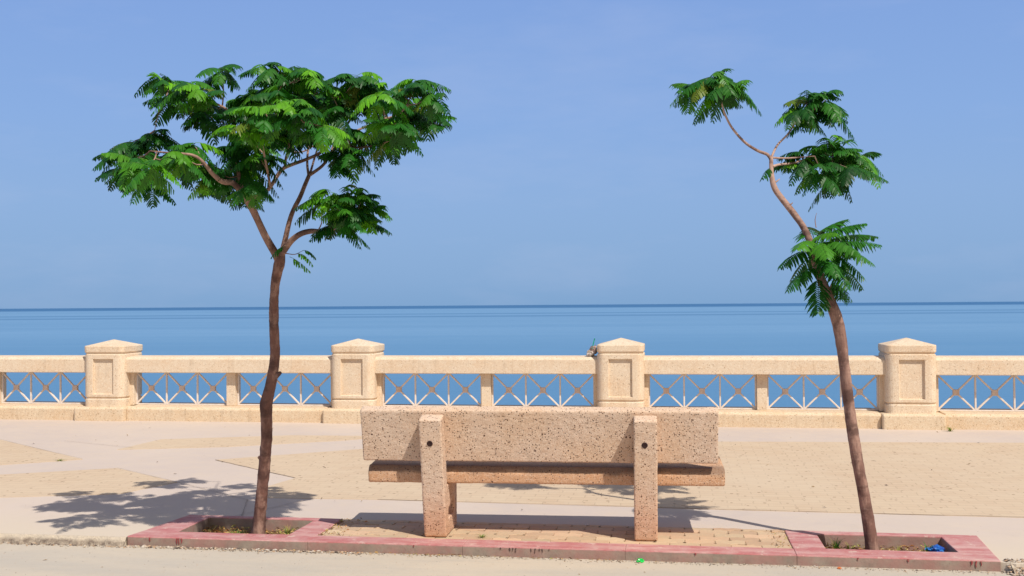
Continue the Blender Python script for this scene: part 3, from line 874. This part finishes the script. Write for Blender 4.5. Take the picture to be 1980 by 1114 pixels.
for x, y, dx, dy in ((508, 890, -7, -6), (534, 728, 8, -7)):     # pruned stubs
    limb(tk, [px(x, y, -.02), px(x + dx, y + dy, -.05)], [.022, .015], n=6)
crownL = MB(); lowL = MB(); sprigL = MB()
# tips of the leafy shoots (in the photo's crown, three planes deep), light 0..1, number of leaves, leaf length
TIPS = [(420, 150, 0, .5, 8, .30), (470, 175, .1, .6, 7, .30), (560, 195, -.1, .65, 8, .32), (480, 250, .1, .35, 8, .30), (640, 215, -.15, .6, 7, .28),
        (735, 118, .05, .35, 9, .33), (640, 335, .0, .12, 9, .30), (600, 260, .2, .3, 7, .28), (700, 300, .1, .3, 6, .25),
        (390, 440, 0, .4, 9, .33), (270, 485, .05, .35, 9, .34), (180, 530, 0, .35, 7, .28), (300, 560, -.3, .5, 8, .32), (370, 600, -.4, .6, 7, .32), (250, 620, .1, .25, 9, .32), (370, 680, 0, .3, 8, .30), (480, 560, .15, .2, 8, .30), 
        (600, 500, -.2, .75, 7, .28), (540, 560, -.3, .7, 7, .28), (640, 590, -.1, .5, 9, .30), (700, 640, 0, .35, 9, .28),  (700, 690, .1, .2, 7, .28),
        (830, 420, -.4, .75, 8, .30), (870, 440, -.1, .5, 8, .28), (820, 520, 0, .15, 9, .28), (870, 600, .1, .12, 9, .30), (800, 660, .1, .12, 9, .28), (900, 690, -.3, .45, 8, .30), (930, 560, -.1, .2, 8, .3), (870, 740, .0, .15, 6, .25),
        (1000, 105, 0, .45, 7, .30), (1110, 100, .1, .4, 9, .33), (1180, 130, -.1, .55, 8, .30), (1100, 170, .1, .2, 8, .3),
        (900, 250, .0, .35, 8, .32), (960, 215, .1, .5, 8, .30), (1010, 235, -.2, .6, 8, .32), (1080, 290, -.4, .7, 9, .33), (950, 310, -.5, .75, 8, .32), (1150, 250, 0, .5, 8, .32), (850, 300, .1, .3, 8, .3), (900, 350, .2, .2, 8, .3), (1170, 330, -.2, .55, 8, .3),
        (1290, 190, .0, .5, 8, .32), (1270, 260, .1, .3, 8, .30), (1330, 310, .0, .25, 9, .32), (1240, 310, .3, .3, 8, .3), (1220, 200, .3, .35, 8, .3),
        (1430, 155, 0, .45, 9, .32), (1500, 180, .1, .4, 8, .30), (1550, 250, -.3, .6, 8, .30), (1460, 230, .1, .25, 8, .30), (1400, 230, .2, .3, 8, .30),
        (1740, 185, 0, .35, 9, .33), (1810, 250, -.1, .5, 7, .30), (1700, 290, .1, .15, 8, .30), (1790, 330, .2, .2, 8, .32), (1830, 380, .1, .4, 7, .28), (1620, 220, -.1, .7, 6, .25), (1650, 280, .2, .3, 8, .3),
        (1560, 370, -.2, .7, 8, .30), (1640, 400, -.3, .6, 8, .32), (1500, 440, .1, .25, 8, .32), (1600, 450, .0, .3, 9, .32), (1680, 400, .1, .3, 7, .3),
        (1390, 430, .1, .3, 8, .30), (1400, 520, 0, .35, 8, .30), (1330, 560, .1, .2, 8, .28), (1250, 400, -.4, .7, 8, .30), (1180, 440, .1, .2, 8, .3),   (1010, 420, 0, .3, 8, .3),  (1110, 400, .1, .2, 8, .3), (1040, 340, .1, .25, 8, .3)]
def twig(tip, r=.004, pen=.10):
    best = min(skel, key=lambda q: (q - tip).length + (pen if q.z > tip.z - .01 else 0))
    d = tip - best
    side = Vector((R.uniform(-1, 1), R.uniform(-1, 1), R.uniform(-.2, .3))) * d.length * .14
    q1 = best + d * .35 + side - UP * d.length * .10
    q2 = best + d * .72 + side * .6 - UP * d.length * .02
    c = tube(tk, [best, q1, q2, tip], [r * 1.5, r * 1.15, r * .85, r * .5], step=.03, n=6, pale=.6, knob=.0)
    if d.length > .12: skel.extend(c[2:-1])
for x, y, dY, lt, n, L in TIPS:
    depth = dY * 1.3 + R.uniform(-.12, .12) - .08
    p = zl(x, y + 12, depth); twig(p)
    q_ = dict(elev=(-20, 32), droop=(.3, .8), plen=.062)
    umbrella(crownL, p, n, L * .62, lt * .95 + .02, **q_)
    if lt > .14 and R.random() < .55:
        p = zl(x + R.uniform(-60, 60), y + 12 + R.uniform(-28, 22), depth + R.uniform(-.12, .12)); twig(p, .003)
        umbrella(crownL, p, 4, L * .52, lt * .95 + .02, **q_)
# shoots on the near and far side of the crown that fill its depth
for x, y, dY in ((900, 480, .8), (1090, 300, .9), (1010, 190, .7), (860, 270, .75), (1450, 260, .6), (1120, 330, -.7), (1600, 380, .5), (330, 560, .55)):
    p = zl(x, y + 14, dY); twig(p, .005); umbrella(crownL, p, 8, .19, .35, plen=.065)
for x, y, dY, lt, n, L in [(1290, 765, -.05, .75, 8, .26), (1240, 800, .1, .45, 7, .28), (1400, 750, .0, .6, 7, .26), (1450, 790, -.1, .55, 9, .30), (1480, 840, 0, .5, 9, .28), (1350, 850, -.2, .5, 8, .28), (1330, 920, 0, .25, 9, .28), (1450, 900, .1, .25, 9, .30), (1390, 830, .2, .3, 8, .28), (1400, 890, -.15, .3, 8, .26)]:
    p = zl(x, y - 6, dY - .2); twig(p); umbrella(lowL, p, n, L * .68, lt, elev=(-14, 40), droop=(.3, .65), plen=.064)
for (x, y, d) in ((596, 497, -.16), (575, 500, -.14)):
    pass
frond(sprigL, px(572, 492, -.14), Vector((.8, -.2, .25)), .13, .9, green(.85), pairs=7, plen=.045)
frond(sprigL, px(560, 497, -.12), Vector((.9, -.1, -.35)), .15, .3, green(.8), pairs=7, plen=.05)
sprig2 = MB()
frond(sprig2, px(552, 478, -.13), Vector((-.6, -.3, .1)), .10, .9, green(.4), pairs=6, plen=.045)
frond(sprigL, px(585, 485, -.16), Vector((.8, 0, .2)), .09, .8, green(.5), pairs=6, plen=.04)
link('trunk', shift(tk, baseL).mesh('trunk', M['bark'], smooth=True, col=True), treeL)
link('crown', shift(crownL, baseL).mesh('crown', M['leaf'], col=True), treeL)
link('leafy_branch', shift(lowL, baseL).mesh('leafy_branch', M['leaf'], col=True), treeL)
for m_ in (sprigL, sprig2): link('sprig', shift(m_, baseL).mesh('sprig', M['leaf'], col=True), treeL)

# ---- the right tree, thin and leaning, four separate tufts
YR = 7.02
baseR = Vector((at(1688, 1070, YR).x, YR, -.085))
treeR = empty('flame_tree', baseR, label='thin leaning tree on the right with sparse separate leaf tufts', cat='tree')
tk = MB(); skel = []
px = lambda x, y, d=0: at(x, y, YR + d + .10 * min(1.0, max(0.0, (1060 - y) / 500)) + .55 * min(1.0, max(0.0, (560 - y) / 260)))
limb(tk, [px(1691, 1092), px(1686, 1063), px(1679, 1005, -.01), px(1664, 925, -.03), px(1651, 850, -.05), px(1641, 780, -.06), px(1633, 710, -.07), px(1625, 650, -.08), px(1614, 605, -.10), px(1598, 565, -.12), px(1586, 535, -.13), px(1576, 503, -.14), px(1568, 472, -.15), px(1554, 440, -.16), px(1534, 412, -.18), px(1512, 385, -.2), px(1497, 362, -.22), px(1492, 338, -.23), px(1491, 305, -.24)],
     [.060, .050, .044, .043, .042, .040, .040, .041, .043, .036, .034, .031, .026, .025, .024, .023, .022, .018, .016], 1.0, n=16, knob=.12)
limb(tk, [px(1491, 310, -.24), px(1484, 299, -.24), px(1464, 291, -.25), px(1440, 275, -.26), px(1416, 248, -.28), px(1402, 222, -.3), px(1397, 205, -.3), px(1390, 175, -.3)], [.014, .013, .0115, .010, .009, .0085, .007, .003], 1.2)
limb(tk, [px(1491, 305, -.24), px(1503, 281, -.22), px(1522, 261, -.2), px(1535, 242, -.18), px(1548, 220, -.16)], [.010, .0085, .0075, .006, .003], 1.2)
limb(tk, [px(1494, 322, -.23), px(1508, 318, -.2), px(1530, 316, -.15), px(1552, 310, -.1), px(1578, 298, -.05), px(1610, 296, 0), px(1650, 300, .02)], [.011, .0095, .009, .008, .0065, .005, .003], 1.2)
limb(tk, [px(1493, 305, -.24), px(1515, 306, -.25), px(1540, 305, -.28), px(1575, 302, -.35)], [.009, .007, .006, .003], 1.0)
limb(tk, [px(1578, 440, -.2), px(1576, 425, -.2), px(1579, 412, -.2)], [.0035, .003, .001], .2, n=6)
limb(tk, [px(1526, 398, -.19), px(1533, 392, -.2)], [.008, .003], .9, n=6); limb(tk, [px(1500, 352, -.22), px(1508, 346, -.23)], [.007, .003], .9, n=6)
limb(tk, [px(1582, 530, -.14), px(1590, 490, -.2), px(1605, 470, -.25)], [.006, .005, .003], .4, n=6)
limb(tk, [px(1600, 570, -.12), px(1610, 545, -.16), px(1622, 540, -.2)], [.005, .004, .002], .4, n=6)
def tuft(spots, name):
    mb = MB()
    for x, y, d, lt, n, L in spots:
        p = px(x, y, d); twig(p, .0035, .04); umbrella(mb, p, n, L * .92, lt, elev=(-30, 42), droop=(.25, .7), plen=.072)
    return link(name, shift(mb, baseR).mesh(name, M['leaf'], col=True), treeR)
tuft([(1370, 158, -.3, .35, 9, .25), (1392, 146, -.28, .5, 8, .24), (1338, 166, -.25, .3, 8, .22), (1418, 170, -.35, .45, 8, .22), (1385, 180, -.15, .2, 8, .25), (1400, 160, -.42, .4, 6, .2)], 'leaf_tuft')
tuft([(1545, 212, -.16, .35, 8, .21), (1560, 195, -.14, .45, 8, .25), (1592, 195, -.2, .5, 8, .24), (1580, 212, -.05, .25, 8, .24), (1600, 190, -.1, .4, 5, .2)], 'leaf_tuft')
tuft([(1560, 305, -.2, .3, 8, .24), (1600, 290, -.05, .35, 9, .28), (1632, 286, 0, .4, 9, .29), (1660, 302, .05, .35, 9, .26), (1610, 312, .2, .2, 9, .28), (1585, 325, -.25, .35, 8, .25), (1640, 325, -.15, .3, 9, .27), (1535, 318, .0, .25, 7, .22), (1615, 335, .0, .15, 7, .22)], 'leaf_tuft')
mb = MB()
def to(x0, y0, d0, x1, y1, d1, arch, lt, pl=.09):
    a, b = px(x0, y0, d0), px(x1, y1, d1); L = (b - a).length
    frond(mb, a, (b - a) / L + UP * arch, L * ((b - a) / L + UP * arch).length, arch / ((b - a) / L + UP * arch).length, green(lt), plen=pl, roll=R.uniform(-.2, .2))
for q in [(1585, 480, -.18, 1704, 474, -.35, .35, .5), (1590, 470, -.2, 1698, 458, -.1, .30, .45), (1580, 462, -.2, 1675, 432, -.3, .25, .45), (1575, 455, -.18, 1640, 424, -.1, .2, .5), (1590, 485, -.2, 1690, 512, -.5, .5, .6), (1595, 490, -.2, 1672, 540, -.3, .5, .35), (1585, 500, -.18, 1640, 560, -.4, .4, .4),
          (1600, 540, -.16, 1648, 582, -.2, .5, .3), (1610, 545, -.16, 1625, 578, .0, .3, .3), (1582, 530, -.15, 1582, 606, -.25, .1, .2), (1578, 515, -.15, 1522, 563, -.25, .4, .25), (1572, 485, -.15, 1508, 518, -.25, .45, .35), (1570, 470, -.16, 1540, 482, -.5, .3, .7), (1578, 470, -.16, 1600, 500, -.6, .3, .65), (1575, 465, -.16, 1560, 440, .2, .3, .45), (1580, 480, -.16, 1640, 500, .25, .4, .3), (1576, 490, -.16, 1530, 545, .1, .4, .2), (1585, 505, -.16, 1668, 560, .1, .5, .2), (1574, 462, -.16, 1620, 452, -.45, .3, .75), (1585, 495, -.16, 1620, 535, -.5, .5, .5), (1580, 475, -.16, 1660, 490, -.6, .4, .6), (1570, 458, -.17, 1548, 452, -.1, .5, .5)]:
    to(*q)
link('leaf_tuft', shift(mb, baseR).mesh('leaf_tuft', M['leaf'], col=True), treeR)
mb = MB()
frond(mb, px(1490, 325, -.24), Vector((-.5, -.3, -.2)), .09, .6, green(.25), pairs=6, plen=.05)
link('sprig', shift(mb, baseR).mesh('sprig', M['leaf'], col=True), treeR)
link('trunk', shift(tk, baseR).mesh('trunk', M['bark'], smooth=True, col=True), treeR)

# ------------------------------------------------------------------ small things
def tuft_of_grass(name, loc, n, hgt, spread, label, cat, dry=.3, broad=1.0):
    mb = MB()
    for _ in range(n):
        a = R.uniform(0, 6.28); l_ = hgt * R.uniform(.5, 1.1); r0 = R.uniform(0, spread * .25)
        d = Vector((math.cos(a), math.sin(a), 0)); o = d * r0; s = Vector((-d.y, d.x, 0)); w = .0035 * broad * R.uniform(.7, 1.3)
        out = spread * R.uniform(.2, 1.0)
        c = (.36 * R.uniform(.8, 1.1), .31, .09, 1) if R.random() < dry else (.05 * R.uniform(.8, 2), .17 * R.uniform(.8, 1.3), .02, 1)
        pts = []
        for q in (0, .35, .7, 1):
            p = o + d * (out * q * q) + UP * (l_ * (q - .35 * q * q * q)); ww = w * (1 - q * .9)
            pts += [p - s * ww, p + s * ww]
        mb.add(pts, [(2 * i, 2 * i + 1, 2 * i + 3, 2 * i + 2) for i in range(3)], c)
    return tag(link(name, mb.mesh(name, M['grass'], col=True), loc=loc), label=label, cat=cat, group='weeds in the tree pits')
def pitpx(x, y, v):                                    # a spot in a pit seen under pixel column x
    d = CM @ Vector(((x - 990) / F, -(y - 557) / F, -1.0))
    t = (-.08 - H) / d.z
    p = Vector((0, 0, H)) + d * t
    return Vector((p.x, p.y, -.08))
tuft_of_grass('grass_tuft', kw(.735, 0.540, -.08), 30, 0.123, .05, 'upright green grass tuft just left of the wide crowned tree trunk', 'grass', .15)
tuft_of_grass('grass_tuft', kw(.60, 0.470, -.08), 36, 0.072, .09, 'low yellow green grass clump left of the upright tuft in left pit', 'grass', .55)
tuft_of_grass('grass_tuft', kw(.965, 0.550, -.08), 42, 0.102, .09, 'spreading yellow green clump right of the wide crowned tree trunk', 'grass', .5)
tuft_of_grass('grass_tuft', kw(4.84, 0.510, -.08), 28, 0.138, .07, 'green grass tuft at left end of right pit', 'grass', .2, 1.3)
tuft_of_grass('grass_tuft', kw(4.93, 0.540, -.08), 19, 0.087, .07, 'pale grass clump between left end tuft and leaning trunk', 'grass', .7)
tuft_of_grass('grass_tuft', kw(5.055, 0.470, -.08), 12, 0.123, .06, 'few green blades close on left side of leaning trunk', 'grass', .2, 1.3)
tuft_of_grass('grass_tuft', kw(5.235, 0.490, -.08), 19, 0.087, .06, 'pale dry clump close on right side of leaning trunk', 'grass', .8)
tuft_of_grass('grass_tuft', kw(5.415, 0.470, -.08), 25, 0.116, .07, 'green weed beside the blue plastic bag', 'grass', .25, 1.4)
def gp(x, y, z=0.0):
    d = CM @ Vector(((x - 990) / F, -(y - 557) / F, -1.0)); t = (z - H) / d.z
    p = Vector((0, 0, H)) + d * t; p.z = z; return p
o = tuft_of_grass('weed', gp(1838, 834), 34, .085, .12, 'dry green weed growing at foot of the plinth beside rightmost pillar', 'weed', .6); o['group'] = 'weeds on the promenade'
o = tuft_of_grass('weed', gp(116, 891, .004), 26, .03, .10, 'flat dry weed on the pavement at far left', 'weed', .7); o['group'] = 'weeds on the promenade'
o = tuft_of_grass('weed', gp(932, 1039, .004), 22, .025, .07, 'small flat weed on the pavers near left bench leg', 'weed', .5); o['group'] = 'weeds on the promenade'

def crumple(name, loc, size, mat, label, cat, seed, sub=3, amp=.45, rz=0.0, parent=None):
    bm = bmesh.new(); bmesh.ops.create_icosphere(bm, subdivisions=sub, radius=1.0)
    for v in bm.verts:
        k = 1 + amp * noise.noise(v.co * 1.6 + Vector((seed, 0, 0))) + amp * .6 * noise.noise(v.co * 4 + Vector((0, seed, 0)))
        v.co = Vector((v.co.x * size[0] * k, v.co.y * size[1] * k, max(v.co.z * k, -.75) * size[2] + size[2] * .75))
    me = bpy.data.meshes.new(name); bm.to_mesh(me); bm.free(); me.materials.append(mat)
    o = link(name, me, parent, loc, rz)
    return tag(o, label=label, cat=cat) if label else o
def plastic(name, c, rough=.3, c2=None, sc=25):
    k = NT(name); k.b.inputs['Specular IOR Level'].default_value = .5
    return k.done(k.mix(k.ramp(k.noise(sc, 3), .45, .6), c, c2 or tuple(x * .6 for x in c)), None, rough)
crumple('plastic_bag', kw(5.475, .47, -.07), (.060, .045, .032), plastic('blue_plastic', (.01, .07, .38), .3, (.04, .25, .62), 30), 'crumpled shiny blue plastic bag in right pit corner', 'bag', 3.1, 4, .55, .2)
crumple('plastic_scrap', kw(3.55, -.040, RZ), (.022, .016, .014), plastic('green_plastic', (.0, .42, .06), .25, (.02, .65, .10), 90), 'crumpled bright green plastic scrap on road below right bench leg', 'litter', 5.2, 3, .5)
crumple('plastic_scrap', kw(4.78, -.055, RZ), (.012, .010, .007), plastic('orange_plastic', (.75, .20, .04), .5), 'small orange scrap on road below the right pit', 'litter', 1.2, 3, .5)
crumple('paper_scrap', gp(1136, 1016, .006), (.015, .008, .005), plastic('white_paper', (.75, .72, .70), .8), 'small white paper scrap in the shadow under the bench', 'litter', 8.2, 3, .5)
crumple('paper_scrap', gp(406, 811, 0), (.035, .02, .022), plastic('pale_wrapper', (.72, .70, .68), .5), 'white wrapper lying at plinth foot left of the wide crowned tree', 'litter', 2.2, 3, .6)
crumple('paper_scrap', gp(439, 812, 0), (.07, .02, .022), plastic('bluish_wrapper', (.42, .42, .58), .5, (.75, .72, .72), 60), 'flat bluish wrapper at plinth foot close to the left tree trunk', 'litter', 6.4, 3, .6)
# rubbish on the rail beside the third pillar
ca, sa = math.cos(rad(BA)), math.sin(rad(BA))
def bw(u, v, z): return Vector((-5.85 + u * ca + v * sa, 15.15 - u * sa + v * ca, z))
rub = empty('rubbish_bundle', bw(2 * SP - HW - .075, .22, .90), label='crumpled white and brown rubbish with green straw on rail against pillar', cat='litter')
crumple('paper_cup', (-.03, -.02, 0), (.05, .045, .045), plastic('cup_paper', (.50, .44, .41), .7, (.22, .17, .12), 28), None, None, 4.4, 3, .6, .3, rub)
crumple('wrapper', (.02, .02, .03), (.045, .05, .07), plastic('wrapper_brown', (.25, .14, .10), .6, (.45, .40, .37), 34), None, None, 9.4, 3, .6, .8, rub)
mb = MB()
for a, b in (((.0, 0, .10), (.012, .0, .16)), ((.012, .0, .16), (.034, -.005, .245))):
    mb.bar(a, b, .013, .013, (0, 1, 0))
link('straw', mb.mesh('straw', plastic('green_straw', (.0, .33, .22), .4)), rub)

# ------------------------------------------------------------------ light
SD = Vector((-.46, .68, -1.0)).normalized()
sun_d = bpy.data.lights.new('sun', 'SUN'); sun_d.energy = 4.5; sun_d.angle = rad(.53); sun_d.color = (1.0, .94, .86)
sun = bpy.data.objects.new('sun', sun_d); COL.objects.link(sun)
sun.rotation_euler = SD.to_track_quat('-Z', 'Y').to_euler(); sun.location = (6, -10, 20)
w = bpy.data.worlds.new('World'); scene.world = w; w.use_nodes = True
nt = w.node_tree; bg = nt.nodes['Background']; N = nt.nodes.new; LK = nt.links.new
sky = N('ShaderNodeTexSky'); sky.sky_type = 'NISHITA'; sky.sun_disc = False
sky.sun_elevation = math.asin(-SD.z); sky.sun_rotation = math.atan2(-SD.x, -SD.y)
sky.air_density = 1.0; sky.dust_density = 2.0; sky.ozone_density = 1.5; sky.altitude = 0
# hazy summer sky: even dusty blue low over the sea, whitening round the sun high behind the camera
tc = N('ShaderNodeTexCoord')
sp = N('ShaderNodeSeparateXYZ'); LK(tc.outputs['Generated'], sp.inputs[0])
cr = N('ShaderNodeValToRGB'); LK(sp.outputs[2], cr.inputs[0])
el = cr.color_ramp.elements
el[0].position = 0.0; el[0].color = (.232, .412, .685, 1)
el[1].position = 1.0; el[1].color = (.085, .15, .33, 1)
for p_, c_ in ((.022, (.246, .425, .71, 1)), (.10, (.268, .440, .755, 1)), (.17, (.255, .428, .785, 1)), (.29, (.228, .385, .77, 1)), (.50, (.15, .25, .52, 1))):
    e_ = el.new(p_); e_.color = c_
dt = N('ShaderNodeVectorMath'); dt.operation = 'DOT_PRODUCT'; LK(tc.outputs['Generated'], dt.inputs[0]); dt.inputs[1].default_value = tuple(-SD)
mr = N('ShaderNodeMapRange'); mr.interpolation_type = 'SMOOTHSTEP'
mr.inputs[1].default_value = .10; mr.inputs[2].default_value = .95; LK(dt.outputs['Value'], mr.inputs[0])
ns = N('ShaderNodeTexNoise'); ns.inputs['Scale'].default_value = 3.0; ns.inputs['Detail'].default_value = 6; ns.inputs['Roughness'].default_value = .6
mpn = N('ShaderNodeMapping'); mpn.inputs['Scale'].default_value = (1.2, 1.2, 4.5); mpn.inputs['Location'].default_value = (3.1, .4, .2)
LK(tc.outputs['Generated'], mpn.inputs[0]); LK(mpn.outputs[0], ns.inputs['Vector'])
cm = N('ShaderNodeMapRange'); cm.inputs[1].default_value = .48; cm.inputs[2].default_value = .75; cm.inputs[3].default_value = 0; cm.inputs[4].default_value = .20
LK(ns.outputs['Fac'], cm.inputs[0])
def mixc(fac, a, b):
    q = N('ShaderNodeMix'); q.data_type = 'RGBA'
    for so, v in ((q.inputs[0], fac), (q.inputs[6], a), (q.inputs[7], b)):
        if isinstance(v, bpy.types.NodeSocket): LK(v, so)
        else: so.default_value = v
    return q.outputs[2]
cir = mixc(cm.outputs[0], cr.outputs[0], (.55, .62, .85, 1))
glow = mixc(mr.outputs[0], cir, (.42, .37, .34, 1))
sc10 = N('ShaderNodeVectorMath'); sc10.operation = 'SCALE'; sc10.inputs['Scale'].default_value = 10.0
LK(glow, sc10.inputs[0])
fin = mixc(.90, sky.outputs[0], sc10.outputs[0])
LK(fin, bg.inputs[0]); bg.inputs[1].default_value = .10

scene.view_settings.view_transform = 'Standard'; scene.view_settings.look = 'None'
scene.view_settings.gamma = 1.0; scene.view_settings.use_curve_mapping = False
scene.view_settings.exposure = 0.0
scene.cycles.max_bounces = 6
